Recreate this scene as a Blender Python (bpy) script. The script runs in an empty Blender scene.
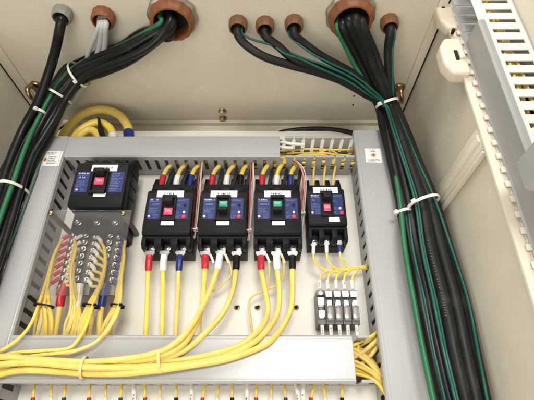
import bpy, bmesh, math, random
from mathutils import Vector, Matrix
random.seed(7)
scene = bpy.context.scene
COL = scene.collection
R = math.radians
# ------------------------------------------------------------------ camera, world, lights, exposure
F, TH, CAMY, ZOFF = 418.0, R(29.0), -650.0, 1.2      # focal length (photo px), upward pitch, camera distance in mm, height in m
cam_d = bpy.data.cameras.new('camera'); cam = bpy.data.objects.new('camera', cam_d); COL.objects.link(cam)
cam_d.sensor_width = 36; cam_d.lens = F / 534 * 36; cam_d.clip_start = 0.01; cam_d.clip_end = 50
cam.location = (0, CAMY / 1000, ZOFF); cam.rotation_euler = (R(90) + TH, 0, 0)
scene.camera = cam
world = bpy.data.worlds.new('World'); scene.world = world; world.use_nodes = True
bg = world.node_tree.nodes['Background']; bg.inputs[0].default_value = (1.0, 0.96, 0.90, 1); bg.inputs[1].default_value = 0.46
def area(name, loc, target, sx, sy, power, color):
    d = bpy.data.lights.new(name, 'AREA'); d.shape = 'RECTANGLE'; d.size = sx; d.size_y = sy; d.energy = power; d.color = color
    o = bpy.data.objects.new(name, d); COL.objects.link(o); o.location = loc
    o.rotation_euler = (Vector(target) - Vector(loc)).to_track_quat('-Z', 'Y').to_euler(); return o
area('room_ceiling_light', (-0.50, -1.05, ZOFF + 1.40), (0.0, -0.05, ZOFF + 0.15), 1.5, 0.7, 25, (1.0, 0.97, 0.92))
area('room_front_light', (0.17, -2.5, ZOFF + 0.47), (0.0, 0, ZOFF + 0.1), 0.78, 0.5, 40, (1.0, 0.98, 0.95))
area('room_floor_bounce', (-0.55, -0.95, ZOFF - 0.9), (0.0, -0.15, ZOFF + 0.57), 1.6, 1.2, 19, (1.0, 0.95, 0.87))
vs = scene.view_settings; vs.view_transform = 'Standard'; vs.look = 'None'; vs.exposure = -0.08; vs.gamma = 1; vs.use_curve_mapping = False
try:
    scene.cycles.use_denoising = True; scene.cycles.max_bounces = 8; scene.cycles.transparent_max_bounces = 12
except Exception: pass

# ------------------------------------------------------------------ helpers
def U(px, py, Y):                                    # photo pixel -> point (mm) on the vertical plane y = Y
    u, v = (px - 267) / F, (py - 200) / F
    t = (Y - CAMY) / (math.cos(TH) + v * math.sin(TH))
    return Vector((u * t, Y, t * (math.sin(TH) - v * math.cos(TH))))
def UZ(px, py, Z):                                   # ... on the horizontal plane z = Z
    u, v = (px - 267) / F, (py - 200) / F
    t = Z / (math.sin(TH) - v * math.cos(TH))
    return Vector((u * t, CAMY + t * (math.cos(TH) + v * math.sin(TH)), Z))
def W(p): return Vector((p[0] / 1000, p[1] / 1000, p[2] / 1000 + ZOFF))
def srgb(r, g, b):
    f = lambda c: (c / 255 / 12.92) if c / 255 <= 0.04045 else ((c / 255 + 0.055) / 1.055) ** 2.4
    return (f(r), f(g), f(b))

def mat(name, rgb, rough=0.5, metal=0.0, spec=0.4, var=0.08, scale=40, bump=0.0, bscale=400, grime=0.0, coat=0.0, rvar=0.12, scuff=0.0, each=0.0):
    m = bpy.data.materials.new(name); m.use_nodes = True
    nt = m.node_tree; p = nt.nodes['Principled BSDF']; L = nt.links.new
    p.inputs['Metallic'].default_value = metal; p.inputs['Coat Weight'].default_value = coat; p.inputs['Specular IOR Level'].default_value = spec
    tc = nt.nodes.new('ShaderNodeTexCoord'); n = nt.nodes.new('ShaderNodeTexNoise')
    n.inputs['Scale'].default_value = scale; n.inputs['Detail'].default_value = 6; n.inputs['Roughness'].default_value = 0.65
    L(tc.outputs['Object'], n.inputs['Vector'])
    cr = nt.nodes.new('ShaderNodeValToRGB'); cr.color_ramp.elements[0].position = 0.3; cr.color_ramp.elements[1].position = 0.7
    cr.color_ramp.elements[0].color = (*[c * (1 - var) for c in rgb], 1); cr.color_ramp.elements[1].color = (*[min(1, c * (1 + var)) for c in rgb], 1)
    L(n.outputs['Fac'], cr.inputs['Fac'])
    out = cr.outputs['Color']
    if grime:
        n2 = nt.nodes.new('ShaderNodeTexNoise'); n2.inputs['Scale'].default_value = scale * 0.35; n2.inputs['Detail'].default_value = 9; n2.inputs['Roughness'].default_value = 0.75
        n2.inputs['Distortion'].default_value = 1.2
        L(tc.outputs['Object'], n2.inputs['Vector'])
        r2 = nt.nodes.new('ShaderNodeValToRGB'); r2.color_ramp.elements[0].position = 0.52; r2.color_ramp.elements[1].position = 0.78
        r2.color_ramp.elements[0].color = (0, 0, 0, 1); r2.color_ramp.elements[1].color = (grime, grime, grime, 1)
        L(n2.outputs['Fac'], r2.inputs['Fac'])
        mx = nt.nodes.new('ShaderNodeMix'); mx.data_type = 'RGBA'; L(r2.outputs['Color'], mx.inputs[0]); L(out, mx.inputs[6])
        mx.inputs[7].default_value = (rgb[0] * 0.62, rgb[1] * 0.58, rgb[2] * 0.5, 1); out = mx.outputs[2]
    if each:                                          # every wire a slightly different dye lot
        oi = nt.nodes.new('ShaderNodeObjectInfo'); me_ = nt.nodes.new('ShaderNodeMapRange'); me_.inputs['To Min'].default_value = 1 - each; me_.inputs['To Max'].default_value = 1 + each * .6
        L(oi.outputs['Random'], me_.inputs[0]); hs = nt.nodes.new('ShaderNodeHueSaturation'); L(out, hs.inputs['Color']); L(me_.outputs[0], hs.inputs['Value']); L(me_.outputs[0], hs.inputs['Saturation']); out = hs.outputs[0]
    if scuff:                                         # pale rubbed streaks in the paint
        n3 = nt.nodes.new('ShaderNodeTexNoise'); n3.inputs['Scale'].default_value = 16; n3.inputs['Detail'].default_value = 8; n3.inputs['Distortion'].default_value = 2.2; n3.inputs['Roughness'].default_value = 0.7
        mp = nt.nodes.new('ShaderNodeMapping'); mp.inputs['Scale'].default_value = (1.0, 0.45, 0.6); mp.inputs['Rotation'].default_value = (0.4, 0.3, 0.7)
        L(tc.outputs['Object'], mp.inputs[0]); L(mp.outputs[0], n3.inputs['Vector'])
        r3 = nt.nodes.new('ShaderNodeValToRGB'); r3.color_ramp.elements[0].position = 0.54; r3.color_ramp.elements[1].position = 0.74
        r3.color_ramp.elements[0].color = (0, 0, 0, 1); r3.color_ramp.elements[1].color = (scuff, scuff, scuff, 1); L(n3.outputs['Fac'], r3.inputs[0])
        m3 = nt.nodes.new('ShaderNodeMix'); m3.data_type = 'RGBA'; L(r3.outputs['Color'], m3.inputs[0]); L(out, m3.inputs[6]); m3.inputs[7].default_value = (0.78, 0.74, 0.66, 1); out = m3.outputs[2]
    L(out, p.inputs['Base Color'])
    mr = nt.nodes.new('ShaderNodeMapRange'); mr.inputs['To Min'].default_value = max(0.03, rough - rvar); mr.inputs['To Max'].default_value = min(1, rough + rvar)
    L(n.outputs['Fac'], mr.inputs['Value']); L(mr.outputs['Result'], p.inputs['Roughness'])
    if bump:
        nb = nt.nodes.new('ShaderNodeTexNoise'); nb.inputs['Scale'].default_value = bscale; nb.inputs['Detail'].default_value = 3
        L(tc.outputs['Object'], nb.inputs['Vector'])
        b = nt.nodes.new('ShaderNodeBump'); b.inputs['Strength'].default_value = bump; b.inputs['Distance'].default_value = 0.0006
        L(nb.outputs['Fac'], b.inputs['Height']); L(b.outputs['Normal'], p.inputs['Normal'])
    return m

M = {}
M['paint'] = mat('beige_cabinet_paint', (0.635, 0.58, 0.472), 0.36, rvar=0.14, var=0.04, scale=9, bump=0.12, bscale=650, grime=0.18, scuff=0.42)
M['plate'] = mat('cream_plate_paint', (0.80, 0.765, 0.69), 0.4, var=0.02, scale=12, bump=0.06, bscale=600, grime=0.06)
M['duct'] = mat('grey_duct_plastic', (0.382, 0.378, 0.368), 0.27, rvar=0.06, spec=0.5, var=0.03, scale=14, bump=0.04, bscale=900)
M['duct_in'] = mat('grey_duct_slotted', (0.37, 0.37, 0.365), 0.5, var=0.05, scale=30, bump=0.05, grime=0.15)
M['cream_duct'] = mat('cream_white_duct', (0.60, 0.585, 0.545), 0.45, var=0.03, scale=20, grime=0.08)
M['hinge'] = mat('cream_hinge_plastic', (0.66, 0.59, 0.46), 0.38, var=0.05, scale=25, bump=0.1, bscale=200)
M['black'] = mat('black_moulded_plastic', (0.0085, 0.0085, 0.009), 0.42, spec=0.13, var=0.25, scale=60, bump=0.15, bscale=1500, rvar=0.1)
M['black2'] = mat('dark_moulded_plastic', (0.015, 0.015, 0.0155), 0.5, spec=0.13, var=0.25, scale=60, bump=0.15, bscale=1500)
M['fuseb'] = mat('grey_brown_holder', (0.15, 0.142, 0.13), .5, var=.2)
M['nut'] = mat('dull_zinc_locknut', (0.42, 0.39, 0.33), 0.45, 0.9, var=0.1, scale=30, rvar=.05)
M['doorcover'] = mat('warm_grey_duct_cover', (0.27, 0.265, 0.25), 0.45, var=0.03, scale=14)
M['void'] = mat('dark_opening', (0.010, 0.009, 0.008), 0.9, var=0.1)  # near-black: shade painted into openings, also used on small dark fittings
M['cable'] = mat('black_cable_sheath', (0.0085, 0.0083, 0.008), 0.33, spec=0.26, each=0.3, scuff=0.022, var=0.3, scale=45, bump=0.15, bscale=250, rvar=0.14)
M['cable2'] = mat('charcoal_cable_sheath', (0.0135, 0.0132, 0.0125), 0.45, spec=0.22, each=0.3, scuff=0.03, var=0.25, scale=45, bump=0.2, bscale=250)
M['green'] = mat('green_cable_sheath', (0.018, 0.13, 0.05), 0.4, var=0.15, scale=40)
M['teal'] = mat('teal_cable_sheath', (0.007, 0.082, 0.055), 0.42, var=0.15, scale=40)
M['greycable'] = mat('grey_cable_sheath', (0.42, 0.42, 0.40), 0.45, var=0.08, scale=40)
M['yellow'] = mat('yellow_wire_insulation', (0.80, 0.59, 0.11), 0.38, each=0.10, grime=0.25, var=0.07, scale=50, bump=0.05, bscale=300)
M['yellow2'] = mat('pale_yellow_wire_insulation', (0.79, 0.60, 0.16), 0.4, each=0.10, grime=0.25, var=0.07, scale=50)
M['red'] = mat('red_vinyl', (0.50, 0.018, 0.030), 0.35, var=0.12, scale=120)
M['blue'] = mat('blue_vinyl', (0.016, 0.030, 0.17), 0.35, var=0.15, scale=120)
M['white'] = mat('white_vinyl', (0.78, 0.75, 0.70), 0.4, var=0.04, scale=120)
M['blackv'] = mat('black_vinyl', (0.010, 0.010, 0.011), 0.4, spec=0.18, var=0.2, scale=120)
M['pink'] = mat('pink_wire_insulation', (0.62, 0.26, 0.22), 0.4, var=0.08)
M['plateblue'] = mat('blue_printed_plate', (0.017, 0.030, 0.125), 0.4, spec=0.25, var=0.10, scale=80)
M['label'] = mat('white_label_tape', (0.80, 0.79, 0.76), 0.4, var=0.02, scale=60)
M['ink'] = mat('dark_print', (0.05, 0.05, 0.055), 0.5, var=0.1)
M['paleink'] = mat('pale_print', (0.16, 0.19, 0.34), 0.5, var=0.1)
M['whiteink'] = mat('white_print', (0.60, 0.61, 0.66), 0.5, var=0.05)
M['tred'] = mat('red_toggle_marking', (0.80, 0.055, 0.13), 0.35, var=0.05)
M['tgreen'] = mat('green_toggle_marking', (0.012, 0.36, 0.225), 0.35, var=0.05)
M['bred'] = mat('red_button', (0.75, 0.03, 0.06), 0.3, var=0.05)
M['steel'] = mat('zinc_plated_steel', (0.52, 0.50, 0.46), 0.30, 1.0, var=0.06, scale=60, rvar=0.06)
M['brass'] = mat('bronze_plated_steel', (0.36, 0.27, 0.14), 0.28, 1.0, var=0.2, scale=100)
M['orange'] = mat('orange_brown_bushing', (0.205, 0.074, 0.026), 0.5, var=0.18, scale=60, bump=0.25, bscale=500, grime=0.3)
M['brownb'] = mat('brown_bushing', (0.165, 0.075, 0.032), 0.55, var=0.2, scale=60, bump=0.25, bscale=500, grime=0.3)
M['greyb'] = mat('grey_bushing', (0.23, 0.225, 0.195), 0.5, var=0.1, scale=60, bump=0.2, bscale=500)
M['tie'] = mat('natural_nylon', (0.70, 0.68, 0.60), 0.35, var=0.05)
M['tieclear'] = mat('aged_nylon', (0.66, 0.52, 0.20), 0.3, var=0.1)
M['orangeink'] = mat('orange_print', (0.75, 0.20, 0.03), 0.5, var=0.1)
M['copper'] = mat('tinned_busbar', (0.20, 0.19, 0.175), 0.42, 1.0, var=0.15, scale=90)
M['standoff'] = mat('brown_standoff', (0.16, 0.10, 0.07), 0.45, var=0.15)
def clear_mat(name, tint, gloss):
    m = bpy.data.materials.new(name); m.use_nodes = True; nt = m.node_tree; nt.nodes.remove(nt.nodes['Principled BSDF'])
    o = nt.nodes['Material Output']; t = nt.nodes.new('ShaderNodeBsdfTransparent'); t.inputs[0].default_value = (*tint, 1)
    g = nt.nodes.new('ShaderNodeBsdfGlossy'); g.inputs['Roughness'].default_value = 0.12; g.inputs[0].default_value = (1, 1, 1, 1)
    d = nt.nodes.new('ShaderNodeBsdfDiffuse'); d.inputs[0].default_value = (0.5, 0.49, 0.47, 1)
    n = nt.nodes.new('ShaderNodeTexNoise'); n.inputs['Scale'].default_value = 25; tc = nt.nodes.new('ShaderNodeTexCoord'); nt.links.new(tc.outputs['Object'], n.inputs[0])
    mr = nt.nodes.new('ShaderNodeMapRange'); mr.inputs['To Min'].default_value = gloss; mr.inputs['To Max'].default_value = gloss + 0.06; nt.links.new(n.outputs['Fac'], mr.inputs[0])
    m0 = nt.nodes.new('ShaderNodeMixShader'); nt.links.new(mr.outputs[0], m0.inputs[0]); nt.links.new(t.outputs[0], m0.inputs[1]); nt.links.new(d.outputs[0], m0.inputs[2])
    fr = nt.nodes.new('ShaderNodeFresnel'); fr.inputs[0].default_value = 1.18
    m1 = nt.nodes.new('ShaderNodeMixShader'); nt.links.new(fr.outputs[0], m1.inputs[0]); nt.links.new(m0.outputs[0], m1.inputs[1]); nt.links.new(g.outputs[0], m1.inputs[2])
    nt.links.new(m1.outputs[0], o.inputs[0]); return m
M['clear'] = clear_mat('clear_acrylic', (0.90, 0.89, 0.87), 0.03)
M['clearcap'] = clear_mat('smoky_clear_plastic', (0.80, 0.78, 0.75), 0.22)

class MB:
    """collects shapes in mm; build() links them as one mesh object"""
    def __init__(s): s.v, s.f = [], []
    def add(s, vs, fs):
        k = len(s.v); s.v += [tuple(v) for v in vs]; s.f += [tuple(i + k for i in f) for f in fs]; return s
    def box(s, x0, x1, y0, y1, z0, z1):
        x0, x1 = min(x0, x1), max(x0, x1); y0, y1 = min(y0, y1), max(y0, y1); z0, z1 = min(z0, z1), max(z0, z1)
        return s.add([(x0, y0, z0), (x1, y0, z0), (x1, y1, z0), (x0, y1, z0), (x0, y0, z1), (x1, y0, z1), (x1, y1, z1), (x0, y1, z1)],
                     [(0, 3, 2, 1), (4, 5, 6, 7), (0, 1, 5, 4), (1, 2, 6, 5), (2, 3, 7, 6), (3, 0, 4, 7)])
    def prism(s, poly, d):                            # closed polygon of 3-D points extruded by vector d
        n = len(poly); d = Vector(d); p = [Vector(q) for q in poly]
        nrm = sum(((p[i] - p[0]).cross(p[(i + 1) % n] - p[0]) for i in range(n)), Vector())
        if nrm.dot(d) > 0: p.reverse()
        return s.add(p + [q + d for q in p], [tuple(range(n)), tuple(range(2 * n - 1, n - 1, -1))] +
                     [(i, i + n, (i + 1) % n + n, (i + 1) % n) for i in range(n)])
    def tube(s, pts, r, n=10, caps=True, flat=1.0, radii=None):
        pts = [Vector(p) for p in pts]; m = len(pts); vs, fs = [], []
        t0 = (pts[1] - pts[0]).normalized(); a = t0.orthogonal().normalized()
        if abs(t0.z) < 0.95: a = (Vector((0, 0, 1)) - t0 * t0.z).normalized()
        for i in range(m):
            t = (pts[min(i + 1, m - 1)] - pts[max(i - 1, 0)]).normalized()
            a = (a - t * a.dot(t)).normalized(); b = t.cross(a)
            rr = radii[i] if radii else r
            for k in range(n):
                w = 2 * math.pi * k / n; vs.append(pts[i] + a * (math.cos(w) * rr) + b * (math.sin(w) * rr * flat))
        for i in range(m - 1):
            for k in range(n):
                k2 = (k + 1) % n; fs.append((i * n + k, i * n + k2, (i + 1) * n + k2, (i + 1) * n + k))
        if caps: fs += [tuple(range(n - 1, -1, -1)), tuple(range((m - 1) * n, m * n))]
        return s.add(vs, fs)
    def cyl(s, p0, p1, r, n=14, r1=None): return s.tube([p0, p1], r, n, radii=[r, r if r1 is None else r1])
    def ring(s, c, axis, ra, r, n=20, k=8, rb=None, up=None):      # torus round axis; rb = second radius for an ellipse
        axis = Vector(axis).normalized(); a = Vector(up).normalized() if up is not None else axis.orthogonal().normalized()
        a = (a - axis * a.dot(axis)).normalized(); b = axis.cross(a); c = Vector(c); rb = rb or ra; vs, fs = [], []
        for i in range(n):
            w = 2 * math.pi * i / n; rad = (a * math.cos(w) * ra + b * math.sin(w) * rb); dr = rad.normalized()
            for j in range(k):
                q = 2 * math.pi * j / k; vs.append(c + rad + dr * (math.cos(q) * r) + axis * (math.sin(q) * r * (1.0)))
        for i in range(n):
            for j in range(k):
                i2, j2 = (i + 1) % n, (j + 1) % k; fs.append((i * k + j, i2 * k + j, i2 * k + j2, i * k + j2))
        return s.add(vs, fs)
    def lathe(s, c, axis, prof, n=24, lobes=0, amp=0.0):           # prof = [(radius, height)] round axis at c, closed loop
        axis = Vector(axis).normalized(); a = axis.orthogonal().normalized(); b = axis.cross(a); c = Vector(c); m = len(prof); vs, fs = [], []
        for i in range(n):
            w = 2 * math.pi * i / n
            for (r, h, *o) in prof:
                rr = r * (1 + (amp * math.cos(lobes * w) if o and o[0] else 0)); vs.append(c + (a * math.cos(w) + b * math.sin(w)) * rr + axis * h)
        for i in range(n):
            for j in range(m):
                i2, j2 = (i + 1) % n, (j + 1) % m; fs.append((i * m + j, i * m + j2, i2 * m + j2, i2 * m + j))
        return s.add(vs, fs)
    def dome(s, c, axis, r, h, n=12):
        prof = [(r * math.cos(t), h * math.sin(t)) for t in (0, .5, 1.0, 1.35)]
        axis = Vector(axis).normalized(); a = axis.orthogonal().normalized(); b = axis.cross(a); c = Vector(c); vs, fs = [], []
        for (q, hh) in prof:
            for i in range(n):
                w = 2 * math.pi * i / n; vs.append(c + (a * math.cos(w) + b * math.sin(w)) * q + axis * hh)
        for j in range(3):
            for i in range(n): fs.append((j * n + i, j * n + (i + 1) % n, (j + 1) * n + (i + 1) % n, (j + 1) * n + i))
        fs.append(tuple(range(3 * n, 4 * n))); fs.append(tuple(range(n - 1, -1, -1)))
        return s.add(vs, fs)
    def build(s, name, m, parent=None, bevel=0.0, smooth=40, segs=2):
        base = BASE[parent.name] if parent is not None else Vector([(min(v[i] for v in s.v) + max(v[i] for v in s.v)) / 2 for i in range(3)])
        me = bpy.data.meshes.new(name)
        me.from_pydata([((v[0] - base[0]) / 1000, (v[1] - base[1]) / 1000, (v[2] - base[2]) / 1000) for v in s.v], [], s.f)
        bm = bmesh.new(); bm.from_mesh(me)
        bmesh.ops.recalc_face_normals(bm, faces=bm.faces)
        if bevel: bmesh.ops.bevel(bm, geom=bm.edges[:], offset=bevel / 1000, segments=segs, affect='EDGES', profile=0.6, clamp_overlap=True)
        bm.to_mesh(me); bm.free()
        me.polygons.foreach_set('use_smooth', [True] * len(me.polygons)); me.set_sharp_from_angle(angle=R(smooth))
        me.materials.append(m)
        o = bpy.data.objects.new(name, me); COL.objects.link(o)
        if parent is not None: o.parent = parent
        else: o.location = W(base)
        BASE[o.name] = base
        return o
BASE = {}
def tag(o, label, cat, group=None, kind=None):
    if label: o['label'] = label
    if cat: o['category'] = cat
    if group: o['group'] = group
    if kind: o['kind'] = kind
    return o
def thing(name, base, label, cat, group=None):
    o = bpy.data.objects.new(name, None); COL.objects.link(o); o.empty_display_size = 0.02; o.location = W(base); BASE[o.name] = Vector(base)
    return tag(o, label, cat, group)
def spline(pts, k=7):
    pts = [Vector(p) for p in pts]
    if len(pts) < 3: return pts
    q = [pts[0] * 2 - pts[1]] + pts + [pts[-1] * 2 - pts[-2]]; out = []
    for i in range(1, len(q) - 2):
        p0, p1, p2, p3 = q[i - 1:i + 3]
        for j in range(k):
            t = j / k; out.append(0.5 * ((2 * p1) + (p2 - p0) * t + (2 * p0 - 5 * p1 + 4 * p2 - p3) * t * t + (3 * p1 - p0 - 3 * p2 + p3) * t ** 3))
    out.append(pts[-1]); return out
def path(*ps): return [U(*p) for p in ps]
ORD = ['first', 'second', 'third', 'fourth', 'fifth', 'sixth', 'seventh', 'eighth', 'ninth', 'tenth', 'eleventh', 'twelfth', 'thirteenth',
       'fourteenth', 'fifteenth', 'sixteenth', 'seventeenth', 'eighteenth', 'nineteenth', 'twentieth', 'twenty-first', 'twenty-second']
def wire(name, label, cat, pts, r, m, group=None, n=9, k=7):
    o = MB().tube(spline(pts, k), r, n).build(name, m); return tag(o, label, cat, group)
def strokes(mb, x0, x1, z0, z1, y, rows, seed, h=0.55, gap=0.28):    # rows of tiny unreadable print, raised 0.1 mm off a plate facing -y
    rnd = random.Random(seed); dz = (z1 - z0) / rows
    for i in range(rows):
        zc = z1 - dz * (i + .5); x = x0; end = x1 - rnd.random() * (x1 - x0) * 0.4
        hh = dz * h / 2; cw = hh * 1.25; lw = max(.16, hh * .2)
        while x + cw < end:
            if rnd.random() < .14: x += cw; continue
            for seg in rnd.sample('tmblrv', 3 if hh > .7 else 2):
                if seg in 'tmb': q = zc + {'t': hh - lw, 'm': 0, 'b': -hh + lw}[seg]; mb.box(x, x + cw, y, y - 0.12, q - lw, q + lw)
                else: q = x + {'l': lw, 'r': cw - lw, 'v': cw / 2}[seg]; mb.box(q - lw, q + lw, y, y - 0.13, zc - hh, zc + hh)
            x += cw * 1.35
def text(name, s, size, c, m, parent, squash=1.0):     # real letters facing -y, centred on c (mm)
    cu = bpy.data.curves.new(name, 'FONT'); cu.body = s; cu.size = size; cu.align_x = 'CENTER'; cu.align_y = 'CENTER'; cu.resolution_u = 3; cu.extrude = 0.08
    t = bpy.data.objects.new(name, cu); COL.objects.link(t); bpy.context.view_layer.update()
    me = t.to_mesh(); mb = MB(); mb.add([(c[0] + v.co.x, c[1] - v.co.z, c[2] + v.co.y * squash) for v in me.vertices], [tuple(p.vertices) for p in me.polygons])
    t.to_mesh_clear(); bpy.data.objects.remove(t); bpy.data.curves.remove(cu)
    return mb.build(name, m, parent)

# ------------------------------------------------------------------ cabinet shell
CZ, BY, XL, XR, FRONT = 570, 40, -472, 278, -290
def struct(name, mb, m, bevel=0.0): return tag(mb.build(name, m, bevel=bevel), None, None, kind='structure')
struct('cabinet_ceiling', MB().box(XL + 22, XR - 18, FRONT, BY + 2, CZ, CZ + 3), M['paint'])
struct('cabinet_ceiling', MB().box(XL + 2.3, XL + 21.4, FRONT, BY + 2, CZ - 2.5, CZ + 3), M['paint'], 0.6)
struct('cabinet_ceiling', MB().box(XR - 17.4, XR - 3.6, FRONT, BY + 2, CZ - 2.5, CZ + 3), M['paint'], 0.6)
struct('cabinet_gap_shade', MB().box(XR - 3.5, XR - .1, FRONT, BY - .5, CZ - .5, CZ + 3).box(XL - 3, XL + 2.2, FRONT, BY - .5, CZ - 2.9, CZ + 3), M['void'])  # dark filler strips, coloured as the shade in the ceiling gaps
struct('cabinet_back_wall', MB().box(XL - 2, XR + 2, BY, BY + 3, -260, CZ + 3), M['paint'])
struct('cabinet_side_wall', MB().box(XL - 3, XL, -222, BY - .5, -260, CZ - 3), M['paint'])
struct('cabinet_side_wall', MB().box(XR, XR + 3, -222, BY - .5, -260, CZ + 2), M['paint'])
struct('cabinet_floor', MB().box(XL - 2, XR + 2, -222, BY - 1, -266, -261), M['paint'])
rear = struct('cabinet_ledge', MB().box(XL + 1, XR - 1, BY - 9, BY - .3, CZ - 9, CZ - 0.5), M['paint'], 1.5)
plate = MB().box(-398, 222, 0, 3, -180, 515).box(-398, 222, 3, 20, 511, 515).build('mounting_plate', M['plate'], bevel=0.6)
tag(plate, 'cream white steel mounting plate behind all breakers and ducts', 'panel')
for i, (px, py) in enumerate(((237, 307.5), (257.5, 307.5), (296, 307.5))):
    c = U(px, py, 0); t = thing('panel_screw', c, ['small plate screw right of the middle breaker wires', 'small plate screw between the pale wire and red sleeved wire', 'small plate screw beside the black sleeved wire'][i], 'screw', 'small screws in the cream plate')
    MB().lathe(c, (0, -1, 0), [(1.2, -1), (4.6, -1), (4.6, .6), (3.4, 1.1), (1.2, 1.1)], 16).build('washer', M['brass'], t)
    MB().dome(c + Vector((0, -1, 0)), (0, -1, 0), 2.9, 1.7).build('screw_head', M['void'], t)

# brace on the side wall, front flange, hinge blocks
t = thing('wall_brace', (XR, -200, 310), 'beige folded channel brace running across the right side wall', 'brace')
MB().prism([(XR - 1, -221.8, 310), (XR - 1, -221.8, 348), (XR - 5, -221.8, 347), (XR - 7, -221.8, 340), (XR - 7, -221.8, 318), (XR - 5, -221.8, 311)], (0, 196, -5)).build('channel', M['paint'], t, bevel=.8)
MB().prism([(XR - 7, -221.5, 322), (XR - 7, -221.5, 334), (XR - 9.5, -221.5, 332.5), (XR - 9.5, -221.5, 323.5)], (0, 194, -5)).build('rib', M['paint'], t, bevel=.7)
MB().prism([(XR - 1, -221.6, 305), (XR - 8.5, -221.6, 305), (XR - 8.5, -221.6, 308.6), (XR - 1, -221.6, 308.6)], (0, 195, -5)).build('lower_lip', M['paint'], t, bevel=1.2)
fl = struct('cabinet_flange', MB().box(XR - 7, XR + 6, -228, -222.5, -260, CZ + 12).box(XR + 6, XR + 9, -228, -205, -260, CZ + 12), M['paint'], 1.0)

def hinge_block(z0, z1, x0, x1, y0, y1, label):
    t = thing('hinge_block', ((x0 + x1) / 2, y1, z0), label, 'hinge', 'cream hinge blocks of the cabinet door')
    c = 9
    MB().prism([(x0, y1, z0 + c * 2.2), (x0 + c, y1, z0), (x1, y1, z0), (x1, y1, z1), (x0 + c * 1.1, y1, z1), (x0, y1, z1 - c * 2.0)], (0, y0 - y1, 0)).build('hinge_body', M['hinge'], t, bevel=6, segs=4)
    MB().cyl((x1 - 8, y0 - 1, z0 + (z1 - z0) * .36), (x1 - 8, y0 - 1, z0 + (z1 - z0) * .58), 4.0).build('hinge_barrel', M['hinge'], t)
    MB().box(x1 - 17, x1 - 12.5, y0 - 1.2, y0 + 4, z0 + (z1 - z0) * .34, z0 + (z1 - z0) * .60).build('hinge_slot', M['void'], t)
    return t
hinge_block(426, 496, 245, 279, -238, -216, 'lower cream hinge block on the right front edge')
hinge_block(522, 650, 259, 284, -234, -216, 'upper cream hinge block at the top right edge')
MB_ = MB().cyl((272, -238.5, 512), (272, -231, 512), 2.6); tag(MB_.build('hinge_pin', M['void']), 'black pin between the two cream hinge blocks', 'pin')

# ceiling bolts, lifting eyes
for i, (px, py) in enumerate(((222.5, 111), (223, 118))):
    c = UZ(px, py, CZ); t = thing('ceiling_bolt', c, ['front one of two dark bolts in the cabinet ceiling', 'rear one of two dark bolts near the back wall'][i], 'bolt', 'bolts in the cabinet ceiling')
    MB().lathe(c, (0, 0, -1), [(2, -1), (8.5, -1), (8.5, 1.4), (7.8, 2), (2, 2)], 20).build('washer', M['brass'], t)
    MB().lathe(c, (0, 0, -1), [(.1, 1.9), (5.8, 1.9), (5.8, 6), (5.0, 6.8), (.1, 6.8)], 6).build('bolt_head', M['steel' if i == 0 else 'brass'], t)
for i, (px, py) in enumerate(((36.5, 85), (399, 87))):
    c = UZ(px, py, CZ); t = thing('lifting_eye', c, ['bronze lifting eye in the left ceiling corner by the black cables', 'bronze lifting eye in the right ceiling corner by the tied cables'][i], 'eye bolt', 'lifting eyes in the ceiling corners')
    MB().lathe(c, (0, 0, -1), [(.1, 0), (11, 0), (11, 4), (9, 6), (.1, 6)], 20).build('eye_collar', M['brass'], t)
    MB().ring(c + Vector((0, 0, -21)), (.96, -.28, 0), 11.5, 4.2, 28, 10, rb=14, up=(0, 0, 1)).build('eye_ring', M['brass'], t)
# small screw stains on the ceiling near the right bundle
for px, py in ((354, 96), (353, 105)):
    c = UZ(px, py, CZ); tag(MB().dome(c, (0, 0, -1), 2.0, 1.0).build('ceiling_plug', M['void']), 'tiny dark plug in the ceiling left of the right cables, %s one' % ('upper' if py < 100 else 'lower'), 'plug', 'tiny plugs in the ceiling')

# ------------------------------------------------------------------ conduit bushings in the ceiling
def bushing(px, py, ro, m, label, lobes, depth, nut=False):
    c = UZ(px, py, CZ - depth * .5); c.z = CZ
    t = thing('conduit_bushing', c, label, 'conduit bushing', 'conduit bushings in the cabinet ceiling')
    ri = ro * .755
    MB().lathe(c, (0, 0, -1), [(ri, 0), (ro, 0, 1), (ro * 1.02, depth * .55, 1), (ro * .97, depth * .85, 1), (ro * .86, depth), (ri * 1.05, depth), (ri, depth * .8)], 84, lobes, .018).build('bushing_ring', m, t)
    MB().lathe(c, (0, 0, -1), [(.1, .4), (ri + .5, .4), (ri + .5, 1), (.1, 1)], 28).build('bore', M['void'], t)  # black disc on the closed ceiling, painting the darkness inside the bushing
    if nut: MB().lathe(c, (0, 0, -1), [(ro * .9, 0), (ro * 1.10, 0, 1), (ro * 1.13, 1.5, 1), (ro * 1.13, 6.5, 1), (ro * 1.09, 8, 1), (ro * .9, 8)], 120, 10, .022).build('locknut', M['nut'], t, smooth=70)
    BC.append((c, depth)); return c
BC = []
bushing(62, 15.5, 14.5, M['greyb'], 'small grey bushing holding one black cable', 12, 17)
bushing(103, 19, 17.5, M['orange'], 'orange bushing with flat pale grey cables', 12, 18)
g1 = bushing(172, 20, 34, M['orange'], 'large orange bushing feeding the left black cable bundle', 14, 24, True)
bushing(238, 26, 14.5, M['brownb'], 'first small brown bushing from the large orange one', 10, 18)
bushing(265, 27, 14.5, M['brownb'], 'middle one of the three small brown bushings', 10, 18)
bushing(294, 25.5, 14.5, M['brownb'], 'small brown bushing next to the large right one', 10, 18)
g2 = bushing(351, 18, 34, M['orange'], 'large orange bushing feeding the right black cable bundle', 14, 24, True)
bushing(389.5, 24.5, 14.0, M['brownb'], 'small brown bushing right of the large right one', 10, 18)

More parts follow.
